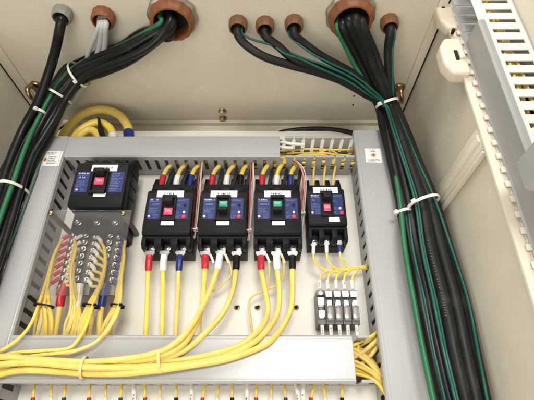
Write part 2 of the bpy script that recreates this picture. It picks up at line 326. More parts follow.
def head(k, dx=0.0, dy=0.0):                       # a cable's run through bushing k: straight down past its lower rim
    c, d = BC[k]; return [c + Vector((dx, dy - 1, 5)), c + Vector((dx, dy, -d * .6)), c + Vector((dx * 1.08, dy + 4, -d - 6))]
# ------------------------------------------------------------------ wiring ducts
def slot_wall(mb, axis, a0, a1, fixed, y_back, y_front, th, pitch=20.0, fing=12.0, sol=14.0, lip=0.0, lean=0):
    """comb wall: solid strip by the plate then fingers to the cover. axis 'z': wall runs in z at x=fixed; axis 'x': runs in x at z=fixed"""
    def bx(p0, p1, ya, yb):
        if axis == 'z': mb.box(fixed, fixed + th, ya, yb, p0, p1)
        else: mb.box(p0, p1, ya, yb, fixed, fixed + th)
    bx(a0, a1, y_back, y_back - sol)
    n = int((a1 - a0) / pitch); s = (a1 - a0 - n * pitch) / 2
    for i in range(n):
        p = a0 + s + i * pitch + (pitch - fing) / 2; q = p + fing
        yb, yf = y_back - sol, y_front
        d = lean
        if axis == 'z': pts = [(fixed, yb, p), (fixed, yb, q), (fixed, yf, q + d), (fixed, yf, p + d)]; mb.prism(pts, (th, 0, 0))
        else: pts = [(p, yb, fixed), (q, yb, fixed), (q + d, yf, fixed), (p + d, yf, fixed)]; mb.prism(pts, (0, 0, th))
        if lip:
            if axis == 'x': mb.box(p - 1.5, q + 1.5, yf, yf - 3.5, fixed - lip, fixed + th)
    return mb
def duct_cover(mb, x0, x1, z0, z1, y=-60, th=2.2, side=9, vertical=True):
    if vertical:
        mb.box(x0, x1, y, y + th, z0, z1).box(x0, x0 + 1.8, y + th, y + side, z0, z1).box(x1 - 1.8, x1, y + th, y + side, z0, z1)
    else:
        mb.box(x0, x1, y, y + th, z0, z1).box(x0, x1, y + th, y + side, z0, z0 + 1.8).box(x0, x1, y + th, y + side, z1 - 1.8, z1)
    return mb
def cover_mesh(x0, x1, z0, z1, vertical, name, parent, lipm=None):
    # chamfered cap profile swept along the duct
    y = -61.5; a0, a1 = (x0, x1) if vertical else (z0, z1)
    prof = [(a0, y + 11), (a0, y + 2.6), (a0 + 2.6, y), (a1 - 2.6, y), (a1, y + 2.6), (a1, y + 11), (a1 - 1.6, y + 11), (a1 - 1.6, y + 3.6), (a1 - 3.2, y + 1.8), (a0 + 3.2, y + 1.8), (a0 + 1.6, y + 3.6), (a0 + 1.6, y + 11)]
    for e in (a0 + 4.6, a1 - 5.6):                   # raised lips along both edges of the lid
        if vertical: MB().box(e, e + 1.0, y + .2, y - .45, z0 + .4, z1 - .4).build('lid_lip', M['duct'], parent, bevel=.2, segs=1)
        else: MB().box(x0 + .4, x1 - .4, y + .2, y - .45, e, e + 1.0).build('lid_lip', M['duct'], parent, bevel=.2, segs=1)
    if vertical: return MB().prism([(a, b, z0) for a, b in prof], (0, 0, z1 - z0)).build(name, M['duct'], parent, smooth=12, bevel=.35, segs=1)
    return MB().prism([(x0, b, a) for a, b in prof], (x1 - x0, 0, 0)).build(name, M['duct'], parent, smooth=12, bevel=.35, segs=1)
def duct_v(x0, x1, z0, z1, label, slots):
    t = thing('wiring_duct', ((x0 + x1) / 2, 0, z0), label, 'wiring duct', 'grey wiring ducts on the plate')
    cover_mesh(x0, x1, z0, z1, True, 'duct_cover', t)
    MB().box(x0 + 2, x1 - 2, -2.4, -.4, z0, z1 - 1).build('duct_base', M['duct_in'], t)
    for x, nm in ((x0 + 1.9, 'slotted_wall'), (x1 - 3.7, 'slotted_wall')):
        slot_wall(MB(), 'z', z0 + 2, z1 - 3, x, -2.6, -54, 1.8, lean=3.5, pitch=20, fing=12.5).build(nm, M['duct_in'], t, bevel=.3, segs=1)
    return t
def duct_h(x0, x1, xc0, xc1, z0, z1, label, pitch=20.0):
    t = thing('wiring_duct', (x0, 0, z0), label, 'wiring duct', 'grey wiring ducts on the plate')
    cover_mesh(xc0, xc1, z0, z1, False, 'duct_cover', t)
    MB().box(x0, x1, -2.4, -.4, z0 + 2, z1 - 2).build('duct_base', M['duct_in'], t)
    for z in (z0 + 1.9, z1 - 3.7):
        slot_wall(MB(), 'x', x0, x1, z, -2.6, -54, 1.8, lip=0, pitch=pitch, fing=pitch * .64).build('slotted_wall', M['duct_in'], t, bevel=.3, segs=1)
    return t
dl = duct_v(-389, -348.5, -150, 455, 'tall grey duct left of the large breaker, with warning sticker', True)
dr = duct_v(153, 214, -150, 468, 'wide grey duct on the right with slotted side and warning sticker', True)
dt = duct_h(-348, 151, -348, 22, 411, 456, 'narrow grey duct across the top, open at its right end', 17.2)
db = duct_h(-348, 151, -349, 116, 55, 116, 'grey duct across the bottom under the yellow cables', 20)
# T-heads of the top duct's fingers where the cover is off
for z, zz in ((410.5, 414.8), (452.2, 456.5)):
    n = int(499 / 17.2); s = (499 - n * 17.2) / 2
    for i in range(n):
        p = -348 + s + i * 17.2
        if p > 24: MB().box(p + 1.2, p + 16.0, -60, -54.2, z, zz).build('finger_head', M['duct_in'], dt, bevel=.6)
n = int(499 / 20)
for i in range(n):
    p = -348 + (499 - n * 20) / 2 + i * 20
    if p > 118:
        for z in (55.5, 112): MB().box(p + 2, p + 18, -60, -54.2, z, z + 4).build('finger_head', M['duct_in'], db, bevel=.6)
# warning stickers: pale card, orange diamond mark, small print
def sticker(px0, px1, py0, py1, parent, diamond):
    a, b = U(px0, py1, -61.9), U(px1, py0, -61.9)
    a.x = min(a.x, U(px0, py0, -61.9).x)
    s = MB().prism([(a.x - .6, -61.5, a.z + .5), (b.x - .8, -61.5, a.z - .4), (b.x, -61.5, b.z), (a.x, -61.5, b.z + .3)], (0, -.4, 0)).build('sticker', M['label'], parent)
    cx = a.x + (b.x - a.x) * diamond[0]; cz = a.z + (b.z - a.z) * diamond[1]; d = diamond[2]
    MB().prism([(cx - d, -61.9, cz), (cx, -61.9, cz - d), (cx + d, -61.9, cz), (cx, -61.9, cz + d)], (0, -.15, 0)).build('diamond_mark', M['orangeink'], s)
    mb = MB(); mb.box(cx - .7, cx + .7, -62.05, -62.15, cz - d * .1, cz + d * .5).box(cx - .7, cx + .7, -62.05, -62.15, cz - d * .5, cz - d * .25); mb.build('exclamation_mark', M['ink'], s)
    mb = MB(); w = b.x - a.x; h = b.z - a.z
    strokes(mb, a.x + w * .28, a.x + w * .85, b.z - h * .26, b.z - h * .06, -61.9, 2, 5, h=.7)
    if diamond[0] < .4: strokes(mb, a.x + w * .38, b.x - 2, a.z + h * .1, a.z + h * .66, -61.9, 5, 6)
    else: strokes(mb, a.x + w * .12, b.x - 3, a.z + h * .06, a.z + h * .26, -61.9, 3, 7)
    mb.build('print', M['ink'], s)
sticker(42.5, 63.5, 151, 166, dl, (.25, .42, 4.2))
sticker(366.5, 380.5, 148.5, 162.5, dr, (.5, .52, 4.6))

# ------------------------------------------------------------------ circuit breakers
def breaker(cx, zb, Wd, H, yf, on, label, kind, plates):
    t = thing('circuit_breaker', (cx, 0, zb), label, 'circuit breaker', 'black moulded circuit breakers on the plate')
    h = Wd / 2; X = lambda f: cx + f * Wd; Z = lambda z: zb + z
    zs, zt = plates['step'], plates['top']                   # front cover from zs to zt
    MB().box(cx - h, cx + h, -1 if kind != 'big' else -34, yf + 32 if kind != 'big' else yf + 20, Z({'mid': 15, 'small': 17, 'big': 0}[kind]), Z(H - 14)).build('breaker_body', M['black'], t, bevel=1.2)
    MB().box(cx - h + .5, cx + h - .5, yf + 31, yf + 20, Z(plates['step'] + 1), Z(H - 16)).build('breaker_collar', M['black'], t, bevel=1.0)
    MB().prism([(cx - h + .6, yf + 21, Z(zs)), (cx - h + .6, yf + 3, Z(zs)), (cx - h + .6, yf, Z(zs + 3)), (cx - h + .6, yf, Z(zt - 2)), (cx - h + .6, yf + 6, Z(zt + 5)), (cx - h + .6, yf + 21, Z(zt + 7))], (Wd - 1.2, 0, 0)).build('front_cover', M['black'], t, bevel=1.0)
    MB().box(cx - h + .9, cx + h - .9, yf - .25, yf + .3, Z(plates['z0'] - 4.2), Z(plates['z0'] - 3.4)).build('cover_seam', M['void'], t)
    # bottom terminal chamber: pockets between wide barriers under a lip
    if kind != 'big':
        lo = 15 if kind == 'mid' else 17
        bw = Wd * .14
        for k, f in enumerate((-.5, -1 / 6, 1 / 6, .5)):
            w = bw * (.62 if k in (0, 3) else 1); x = cx + f * Wd - (w / 2 if k == 3 else -w / 2 if k == 0 else 0)
            b = MB().prism([(x - w / 2, yf + 30, Z(lo)), (x - w / 2, yf + 14, Z(lo)), (x - w / 2, yf + 7.5, Z(lo + 6)), (x - w / 2, yf + 7.5, Z(zs - .3)), (x - w / 2, yf + 30, Z(zs - .3))], (w, 0, 0)).build('terminal_barrier', M['black'], t, bevel=.8)
            if k in (1, 2):
                for q, r in ((zs - 6, 1.0), (zs - 10, 2.0)): MB().cyl((x, yf + 7.6, Z(q)), (x, yf + 7.0, Z(q)), r).build('barrier_hole', M['void'], b)  # slightly proud black discs, hole shade put into the colour
        MB().box(cx - h + .4, cx + h - .4, yf + 26, yf + 6.8, Z(zs - 3.6), Z(zs - .4)).build('terminal_lip', M['black2'], t, bevel=.7)
        for f in (-1 / 3, 0, 1 / 3):
            x = cx + f * Wd * .98; sz = Z(lo + 4.5)
            MB().box(x - Wd * .085, x + Wd * .085, yf + 31, yf + 26, Z(lo - 1), Z(zs - 4)).build('terminal_plate', M['black2'], t, bevel=.4)
            s = MB().lathe((x, yf + 25.8, sz), (0, -1, 0), [(.1, 0), (4.6, 0), (4.6, 1.2), (3.4, 1.4), (3.2, 4.0), (.1, 4.6)], 18).build('terminal_screw', M['steel'], t)
            MB().box(x - 2.6, x + 2.6, yf + 21.4, yf + 20.9, sz - .5, sz + .5).box(x - .5, x + .5, yf + 21.5, yf + 20.8, sz - 2.6, sz + 2.6).build('screw_cross', M['void'], s)
    else:
        lo = 0
        MB().box(cx - h, -225, -5, -58, Z(-28), Z(.5)).build('terminal_block', M['black2'], t, bevel=1.0)
        for q in (-282, -252): MB().box(q - 1.5, q + 1.5, -57, -63, Z(-27), Z(.2)).build('terminal_divider', M['black2'], t, bevel=.5)
        for q in (-296, -267, -238.5):
            MB().lathe((q, -58, Z(-14.5)), (0, -1, 0), [(.1, 0), (5.0, 0), (5.0, 1.6), (4.0, 2.0), (3.6, 5.5), (.1, 6.2)], 14).build('terminal_screw', M['steel'], t)
    # top phase barriers
    for f in (-.5, -1 / 6, 1 / 6, .5):
        x = cx + f * (Wd - 8); MB().prism([(x - 3.6, yf + 48, Z(zt)), (x - 3.6, yf + 14, Z(zt + 4)), (x - 3.6, yf + 18, Z(zt + 14)), (x - 3.6, yf + 30, Z(H)), (x - 3.6, yf + 48, Z(H))], (7.2, 0, 0)).build('phase_barrier', M['black'], t, bevel=1.1)
    for f in (-1 / 3, 0, 1 / 3):
        MB().cyl((cx + f * (Wd - 8), yf + 17, Z(zt + 11)), (cx + f * (Wd - 8), yf + 12, Z(zt + 9)), 4.4).build('terminal_shield', M['black2'], t)
    # printed plates
    z0, z1 = plates['z0'], plates['z1']; lf = plates.get('lf', (-.425, -.155)); rf = plates.get('rf', (.145, .425))
    pl = MB().box(X(lf[0]), X(lf[1]), yf + .2, yf - .5, Z(z0), Z(z1)).build('rating_plate', M['plateblue'], t, bevel=.2, segs=1)
    la_, lb_ = lf[0] + .022, lf[1] - .018
    mb = MB(); strokes(mb, X(la_), X(lb_ + .05), Z(z1 - 4.6), Z(z1 - 1.8), yf - .5, 1, 11 + int(cx), h=.9); mb.build('brand_print', M['whiteink'], pl)
    mb = MB(); strokes(mb, X(la_), X(lb_), Z(z0 + 9), Z(z1 - 17), yf - .5, 5, int(cx) + 900); strokes(mb, X(la_ + .1), X(lb_), Z(z0 + 1), Z(z0 + 8), yf - .5, 3, int(cx) + 950); strokes(mb, X(la_), X(lb_), Z(z1 - 8), Z(z1 - 5.4), yf - .5, 1, int(cx) + 930); mb.build('small_print', M['paleink'], pl)
    mb = MB(); strokes(mb, X(la_ + .03), X(lb_ - .0), Z(z1 - 13), Z(z1 - 9.4), yf - .5, 1, int(cx) + 970, h=.8); mb.build('rating_print', M['whiteink' if kind == 'big' else 'paleink'], pl)
    MB().lathe((X(-.385), yf - .4, Z(z0 + 4)), (0, -1, 0), [(.1, 0), (2.4, 0), (2.0, 1), (.1, 1.2)], 14).build('cover_screw', M['steel'], t)
    pr = MB().box(X(rf[0]), X(rf[1]), yf + .2, yf - .5, Z(z0), Z(z1)).build('setting_plate', M['plateblue'], t, bevel=.2, segs=1)
    mb = MB()
    if kind == 'big':
        strokes(mb, X(.215), X(.44), Z(z0 + 2), Z(z1 - 2), yf - .5, 11, 77)
        mb.build('small_print', M['paleink'], pr)
    else:
        strokes(mb, X(.165), X(.41), Z(z1 - 6), Z(z1 - 2), yf - .5, 2, int(cx) + 31)
        for q in (z1 - 13, z1 - 26): strokes(mb, X(.165), X(.27), Z(q - 2), Z(q + 2), yf - .5, 2, int(cx + q))
        strokes(mb, X(.165), X(.28), Z(z0 + 1), Z(z0 + 7), yf - .5, 3, int(cx) + 41)
        mb.build('small_print', M['paleink'], pr)
        if kind == 'mid': MB().lathe((X(.335), yf - .4, Z(z1 - 13)), (0, -1, 0), [(.1, 0), (2.5, 0), (2.5, .8), (1.6, .9), (.1, .9)], 14).build('setting_dial', M['black2'], t)
        MB().lathe((X(.335), yf - .4, Z(z0 + 11.5)), (0, -1, 0), [(.1, 0), (2.1, 0), (1.9, 1.4), (.1, 1.5)], 14).build('test_button', M['white'], t)
        MB().lathe((X(.335 if kind == 'mid' else .37), yf - .4, Z(z0 + 3.4)), (0, -1, 0), [(.1, 0), (3.1, 0), (2.9, 1.8), (.1, 2.0)], 16).build('trip_button', M['bred'], t)
    # toggle window
    xw = .125 * Wd; zm = (z0 + z1) / 2
    e = MB(); e.box(cx - xw - 2.2, cx - xw, yf + 1, yf - 4, Z(z0 - 3), Z(z1 + 3)).box(cx + xw, cx + xw + 2.2, yf + 1, yf - 4, Z(z0 - 3), Z(z1 + 3))
    e.box(cx - xw - 2.2, cx + xw + 2.2, yf + 1, yf - 4.1, Z(z1 - 1), Z(z1 + 4)).box(cx - xw - 2.2, cx + xw + 2.2, yf + 1, yf - 3.9, Z(z0 - 3), Z(z0 + 2))
    e.build('toggle_frame', M['black'], t, bevel=.8)
    cw = .088 * Wd
    if on: ca, cb, la, lb = z0 + 6.5, z0 + 19, z1 - 14, z1 - 2.5
    else: ca, cb, la, lb = z1 - 17, z1 - 6, z1 - 29, z1 - 19
    if kind == 'big': ca, cb, la, lb = z0 + 13.5, z0 + 26, z1 - 9, z1 + 2
    win = MB().box(cx - cw, cx + cw, yf + 2, yf - 2.2, Z(ca), Z(cb)).build('toggle_marking', M['tred' if on else 'tgreen'], t, bevel=.6)
    text('toggle_text', 'ON' if on else 'OFF', 5.6 if on else 4.8, (cx, yf - 2.3, Z((ca + cb) / 2 + .5)), M['whiteink'], win, 1.1)
    MB().prism([(cx - cw * 1.05, yf + 1, Z(la)), (cx - cw * 1.05, yf - 13, Z(la + 2)), (cx - cw * 1.05, yf - 13, Z(lb - 2)), (cx - cw * 1.05, yf + 1, Z(lb))], (cw * 2.1, 0, 0)).build('toggle_lever', M['black2'], t, bevel=1.4)
    # name tape and lower label
    a0, a1, al, ar = plates['tape']
    tp = MB().box(X(al), X(ar), yf + .1, yf - .55, Z(a0), Z(a1)).build('name_tape', M['label'], t)
    mb = MB(); w = (ar - al) * Wd; strokes(mb, X(al) + w * .26, X(ar) - w * .08, Z((a0 + a1) / 2 - 1.5), Z((a0 + a1) / 2 + 2.1), yf - .55, 1, int(cx) + 61, h=.95, gap=.5); mb.build('print', M['ink'], tp)
    b0, b1, bl, br = plates['tag']
    MB().box(X(bl), X(br), yf + .1, yf - .5, Z(b0), Z(b1)).build('blank_label', M['label'], t)
    # side ribs
    for s in (-1, 1):
        for q in (.3, .5, .7): MB().box(cx + s * h, cx + s * (h + .7), -6 if kind != 'big' else -38, yf + (26 if kind != 'big' else 22), Z(H * q), Z(H * q + 6)).build('side_rib', M['black2'], t, bevel=.25, segs=1)
    return t
mid = dict(step=33, top=108, z0=59, z1=96, tape=(97.5, 109.5, -.285, .285), tag=(48, 55, -.12, .145))
breaker(-154.9, 230, 75, 150, -68, True, 'breaker with red toggle marking, directly right of the large breaker', 'mid', mid)
breaker(-69, 230, 75, 150, -68, False, 'green toggle breaker in the middle of the row, right of a red toggle one', 'mid', mid)
breaker(16.8, 230, 75, 150, -68, False, 'green toggle breaker next to the small red toggle breaker', 'mid', mid)
small = dict(step=40, top=104, z0=58, z1=96, tape=(97.5, 109, -.34, .32), tag=(46, 54, .02, .30))
breaker(96, 242, 61, 141, -60, True, 'smallest breaker, red toggle marking, above the fuse holders', 'small', small)
big = dict(step=0, top=78, z0=24, z1=62, tape=(63, 75, -.20, .29), tag=(16.5, 22.5, -.057, .167), lf=(-.44, -.20), rf=(.195, .45))
breaker(-264, 301, 84, 104, -88, True, 'largest breaker, far left under the top duct', 'big', big)

# ------------------------------------------------------------------ clear cover with stand-offs, busbars
t = thing('terminal_cover', (-274, -76, 164), 'clear acrylic cover over the busbar wires below the large breaker', 'clear cover')
MB().box(-337, -209, -78.5, -76, 166, 299.5).build('acrylic_sheet', M['clear'], t, bevel=.6)
for x in (-332, -221):
    MB().cyl((x, -75.9, 293.5), (x, -1, 293.5), 4.3).build('standoff', M['standoff'], t)
    s = MB().lathe((x, -78.6, 293.5), (0, -1, 0), [(.1, 0), (4.2, 0), (4.0, 1.6), (2.6, 2.8), (.1, 3.0)], 16).build('cover_screw', M['brass'], t)
for i, (x, hw, cols, nm) in enumerate(((-307, 8, (0,), 'left busbar with red sleeved wires under the clear cover'), (-280, 14, (-7.5, 7.5), 'middle busbar with white sleeved wires under the clear cover'), (-242, 13.5, (-7, 7), 'right busbar with blue sleeved wires under the clear cover'))):
    t = thing('busbar', (x, -30, 190), nm, 'busbar', 'busbars under the clear cover')
    MB().box(x - hw, x + hw, -37, -31, 178, 290).build('bar', M['copper'], t, bevel=.7)
    for z in (188, 270): MB().box(x - hw + 1, x + hw - 1, -30.9, -1, z, z + 10).build('insulator', M['black2'], t, bevel=1)
    for k in range(7):
        for s in cols:
            z = 273 - k * 11.8 - (3 if s > 0 else 0); c = Vector((x + s, -41.5, z))
            MB().lathe(c, (0, -1, 0), [(.1, 0), (4.9, 0), (4.9, 1.2), (3.6, 1.5), (3.3, 4.6), (2.2, 5.6), (.1, 5.8)], 12).build('terminal_screw', M['steel'], t)
    MB().lathe((x, -37, 186), (0, -1, 0), [(.1, 0), (7, 0), (7, 2), (5, 2.5), (4.6, 10), (.1, 11)], 16).build('feed_bolt', M['steel'], t)

J = lambda s: random.uniform(-s, s)
def sleeved(name, label, pts, r, sm, rs, ls, group, m='yellow', lug=True, n=9):
    """wire with a coloured sleeve at its first ls mm and a crimp lug at the start"""
    t = thing(name, pts[0], label, 'wire', group)
    pts = [p + (Vector((J(.9), J(.7), J(.9))) if 2 < q < len(pts) - 1 and r < 5 else Vector()) for q, p in enumerate(pts)]
    sp = spline(pts, 8); acc = 0; k = 1
    while k < len(sp) - 2 and acc < ls: acc += (sp[k] - sp[k - 1]).length; k += 1
    MB().tube(sp[max(0, k - 2):], r, n).build('insulation', M[m], t)
    MB().tube(sp[:k], rs, n, radii=[rs * (1 if j < k - 1 else .86) for j in range(k)]).build('sleeve', M[sm], t)
    if lug:
        d = (sp[1] - sp[0]).normalized(); p = sp[0]
        side = d.cross(Vector((0, -1, 0))).normalized()
        mb = MB().prism([p + side * rs * .75 + d * 1, p - side * rs * .75 + d * 1, p - side * rs * 1.5 - d * 4, p - side * rs * 1.35 - d * 9, p - side * rs * .5 - d * 8, p + side * rs * .5 - d * 8, p + side * rs * 1.35 - d * 9, p + side * rs * 1.5 - d * 4], (0, 1.6, 0))
        mb.build('lug', M['steel'], t, bevel=.3, segs=1)
    return t
# busbar side wires
def strand(tab, y):
    for (a, b), (c, d) in zip(tab, tab[1:]):
        if a <= y <= c: return b + (d - b) * (y - a) / (c - a)
    return tab[0][1] if y < tab[0][0] else tab[-1][1]
def bar_wires(x, off, side, sm, tab, tail, group, lab, extra):
    for k in range(7):
        z = 273 - k * 11.8 - (3 if side > 0 else 0)
        p0 = Vector((x + off + side * 4.5, -44.5, z - 1)); p1 = p0 + Vector((side * 5.5, -1.5, -5)); p2 = p0 + Vector((side * 9, -3, -10))
        y = 238 + 6.5 * k; pts = []
        for q in (11, 22, 36):
            if y + q < 297: pts.append((strand(tab, y + q) - side * .35 * k, y + q, -58 + 1.1 * k))
        tl = extra[k] if k in extra else tail(k)
        if k not in extra: tl = [tl[0], (tl[1][0] + J(2.2), tl[1][1], tl[1][2] + J(4)), (tl[2][0] + J(4.5), tl[2][1], tl[2][2])]
        pts += tl
        sleeved('busbar_wire', lab % ORD[k], [p0, p1, p2] + [U(*q) for q in pts], 2.3, sm, 3.1, 12.5, group, 'yellow2' if k % 2 else 'yellow', lug=False, n=8)
T1 = [(240, 65), (250, 56.5), (265, 51), (280, 47.5), (297, 45)]
T2 = [(240, 81), (250, 75.5), (265, 72), (280, 71), (297, 73.5)]
T3 = [(240, 101), (255, 105.5), (270, 104.5), (285, 101.5), (297, 96.5)]
T4 = [(243, 124), (255, 124.5), (270, 122.5), (290, 119.5), (297, 118.5)]
bar_wires(-307, 0, -1, 'red', T1, lambda k: [(39 + 1.7 * k, 306, -56 + 2 * (k % 3)), (35 + 3.0 * k, 322, -48), (31 + 3.4 * k, 345, -34)], 'thin yellow wires with red sleeves on the left busbar', '%s from top of the red sleeved wires on the left busbar',
          {0: [(38.5, 306, -60), (30, 325, -66), (17, 341, -72), (0, 352, -72), (-14, 358, -72)]})
bar_wires(-280, -7.5, -1, 'white', T2, lambda k: [(72 + 1.2 * k, 306, -50 + k), (65 + 2.4 * k, 324, -46), (60 + 2.9 * k, 346, -36)], 'thin yellow wires with white sleeves on the middle busbar', '%s from top of the white sleeved wires, left edge of middle busbar', {})
bar_wires(-280, 7.5, 1, 'white', T3, lambda k: [(86 + 1.2 * k, 306, -56 + 2 * (k % 3)), (79 + 2.0 * k, 325, -48), (72 + 2.6 * k, 346, -36)], 'thin yellow wires with white sleeves on the middle busbar', '%s from top of the white sleeved wires, right edge of middle busbar',
          {0: [(93, 306, -64), (86, 325, -66), (77, 341, -72), (66, 349, -74), (40, 351, -74), (12, 354, -74), (-14, 362, -74)]})
bar_wires(-242, 7, 1, 'blue', T4, lambda k: [(112 + 1.0 * k, 306, -54 + 2 * (k % 3)), (102 + 1.6 * k, 325, -48), (98 + 1.6 * k, 346, -36)], 'thin yellow wires with blue sleeves on the right busbar', '%s from top of the blue sleeved wires on the right busbar',
          {0: [(120, 306, -62), (112, 325, -66), (100, 339, -72), (84, 348, -74), (64, 352, -76), (30, 356, -75), (-14, 366, -74)],
           1: [(118, 306, -64), (110, 324, -66), (98, 340, -74), (80, 350, -76), (60, 353.5, -72), (30, 352, -70), (-14, 358, -68)]})
for (px, sm, xb, xe) in ((61, 'red', 65, 52), (78, 'white', 80, 75), (103, 'blue', 106, 100)):
    pts = path((xb, 284, -46), (px, 298, -44), (px - 3, 318, -42), (xe, 348, -34))
    sleeved('feeder_wire', 'thick feeder wire with %s sleeve below the clear cover' % sm, pts, 4.4, sm, 6.2, 32, 'thick feeder wires below the clear cover', 'yellow', lug=False)

def tie(c, d, ra, rb, label, m='tie', w=2.2, head=None, group='pale cable ties on the cable bundles', thick=1.0, up=None):
    t = thing('cable_tie', c, label, 'cable tie', group)
    d = Vector(d).normalized(); upv = Vector(up) if up is not None else Vector((0, -1, 0)).cross(d)
    # flat band: three thin rings side by side welded into one strip
    a = (upv - d * upv.dot(d)).normalized(); b = d.cross(a); n = 30; vs, fs = [], []
    for i in range(n):
        q = 2 * math.pi * i / n
        for (o, s) in ((0, -1), (0, 1), (thick, 1), (thick, -1)):
            vs.append(Vector(c) + a * math.cos(q) * (ra + o) + b * math.sin(q) * (rb + o) + d * (w * s))
    for i in range(n):
        i2 = (i + 1) % n
        for j in range(4): fs.append((i * 4 + j, i2 * 4 + j, i2 * 4 + (j + 1) % 4, i * 4 + (j + 1) % 4))
    MB().add(vs, fs).build('strap', M[m], t)
    if head is not None:
        q = head; p = Vector(c) + a * math.cos(q) * (ra + 2) + b * math.sin(q) * (rb + 2); nrm = (a * math.cos(q) * rb + b * math.sin(q) * ra).normalized(); tg = d.cross(nrm)
        hs = w * 1.45
        MB().prism([p + d * hs + tg * hs, p - d * hs + tg * hs, p - d * hs - tg * hs, p + d * hs - tg * hs], nrm * hs * 1.6).build('tie_head', M[m], t, bevel=hs * .25)
    return t
for (px, py, Y, ra, nm) in ((44, 306, -56, 14, 'left'), (91, 306, -56, 12.5, 'middle'), (117.5, 306, -56, 9.5, 'right')):
    tie(U(px, py, Y), (.12, 0, 1), ra, 9, 'black tie round the %s yellow wire bundle below the clear cover' % nm, 'blackv', 1.4, 2.2 if nm != 'left' else None, 'black ties round yellow wire bundles')

# ------------------------------------------------------------------ wires under the breakers
Bn = {1: 'the red toggle breaker right of the large one', 2: 'the middle green toggle breaker', 3: 'the right green toggle breaker'}
GB = 'yellow wires below the breakers'
for px, xe, sm in ((149.5, 145.5, 'red'), (164.3, 161.5, 'white'), (180, 175.5, 'blue')):
    sleeved('load_wire', 'straight yellow wire with %s sleeve below the red toggle breaker' % sm, path((px, 255.5, -46), (px - 1, 268, -45), (px - (px - xe) * .5, 300, -42), (xe, 336, -38), (xe - .5, 350, -34)), 3.5, sm, 5.4, 20, GB)
lay = -67
b2 = {'red': [(205, 255.5, -46), (205, 269, -46), (204, 283, -46), (202, 306, -50), (195, 328, -62), (182, 345, -70), (160, 357, -72), (125, 362, -72), (84, 363, -72), (40, 361, -72), (12, 360, -72), (-14, 363, -72)],
      'white': [(220, 255, -46), (218, 267, -46), (211.5, 287, -46), (203, 306, -56), (194, 322, -68), (180, 339, -74), (160, 352.5, -76), (125, 359, -76), (84, 361.5, -78), (40, 359, -78), (12, 357, -78), (-14, 358, -78)],
      'black': [(236.5, 256, -46), (236, 270, -46), (233, 290, -46), (224, 312, -48), (205, 333, -62), (184, 350, -66), (160, 360, -68), (125, 367, -69), (84, 367.5, -70), (40, 364.5, -70), (12, 365, -70), (-14, 370, -70)]}
b3 = {'red': [(261, 256, -46), (261.5, 270, -46), (266, 294, -44), (267.5, 311, -46), (261, 327, -60), (242, 344, -68), (215, 354, -68), (185, 359, -67), (160, 363, -66.5), (125, 370, -66.5), (84, 371, -67), (40, 367, -66.5), (12, 369, -67), (-14, 375, -67)],
      'white': [(276.5, 256, -46), (277.5, 270, -46), (279.5, 294, -44), (277, 315, -48), (264, 334, -62), (242, 349, -68), (215, 359, -68), (185, 364, -70), (160, 366, -72), (125, 368, -76), (84, 367, -80), (40, 363, -78), (12, 364, -78), (-14, 367, -78)],
      'black': [(292.5, 256, -46), (292.5, 272, -46), (292, 303, -44), (286, 322, -52), (271, 340, -66), (254, 350, -68), (225, 360, -69), (190, 366, -72), (160, 370, -74), (125, 374, -74), (84, 374, -74), (40, 370, -74), (12, 372, -73), (-14, 379, -73)]}
for nb, dd in ((2, b2), (3, b3)):
    for sm, pts in dd.items():
        sleeved('load_wire', 'yellow cable with %s sleeve from %s over the bottom duct' % (sm, Bn[nb].replace('toggle ', '')), path(*pts), 4.1, sm, 5.6, 21, GB)
wire('pilot_wire', 'thin pale wire curving left from the middle green breaker', 'wire', path((226, 255, -47), (230, 264, -42), (231, 275, -36), (221, 286, -30), (209, 294, -30), (203, 306, -30), (201, 320, -32), (200.5, 345, -30)), 1.5, M['yellow2'])
wire('pilot_wire', 'thin pale wire looping down from the right green breaker', 'wire', path((282, 255, -47), (284, 268, -40), (281, 282, -34), (266, 290, -30), (254, 295, -30), (249, 303, -28), (251, 322, -28), (254, 345, -28)), 1.7, M['yellow2'])
wire('pilot_wire', 'short thin pale wire beside the red sleeve of the right green breaker', 'wire', path((267, 255, -47), (269, 266, -40), (269, 280, -34), (266, 288, -30)), 1.4, M['yellow2'])
for i, (px, py) in enumerate(((210, 256), (225, 256), (266, 256), (281, 256))):
    wire('pilot_sleeve', '%s small white sleeve beside the lugs of the green toggle breakers' % ORD[i], 'sleeve', path((px, py - 2, -48), (px + 2.2, py + 3, -44), (px + 3.6, py + 7, -42)), 2.0, M['white'], 'small white sleeves beside the lugs')
tie(U(160, 361.5, -71), (1, 0, .14), 14, 10, 'right clear tie on the yellow cables over the bottom duct', 'tieclear', 1.9, None, 'clear ties on the yellow cables')
tie(U(84, 367.5, -73), (1, 0, -.02), 13, 11, 'left clear tie on the yellow cables over the bottom duct', 'tieclear', 1.9, None, 'clear ties on the yellow cables')

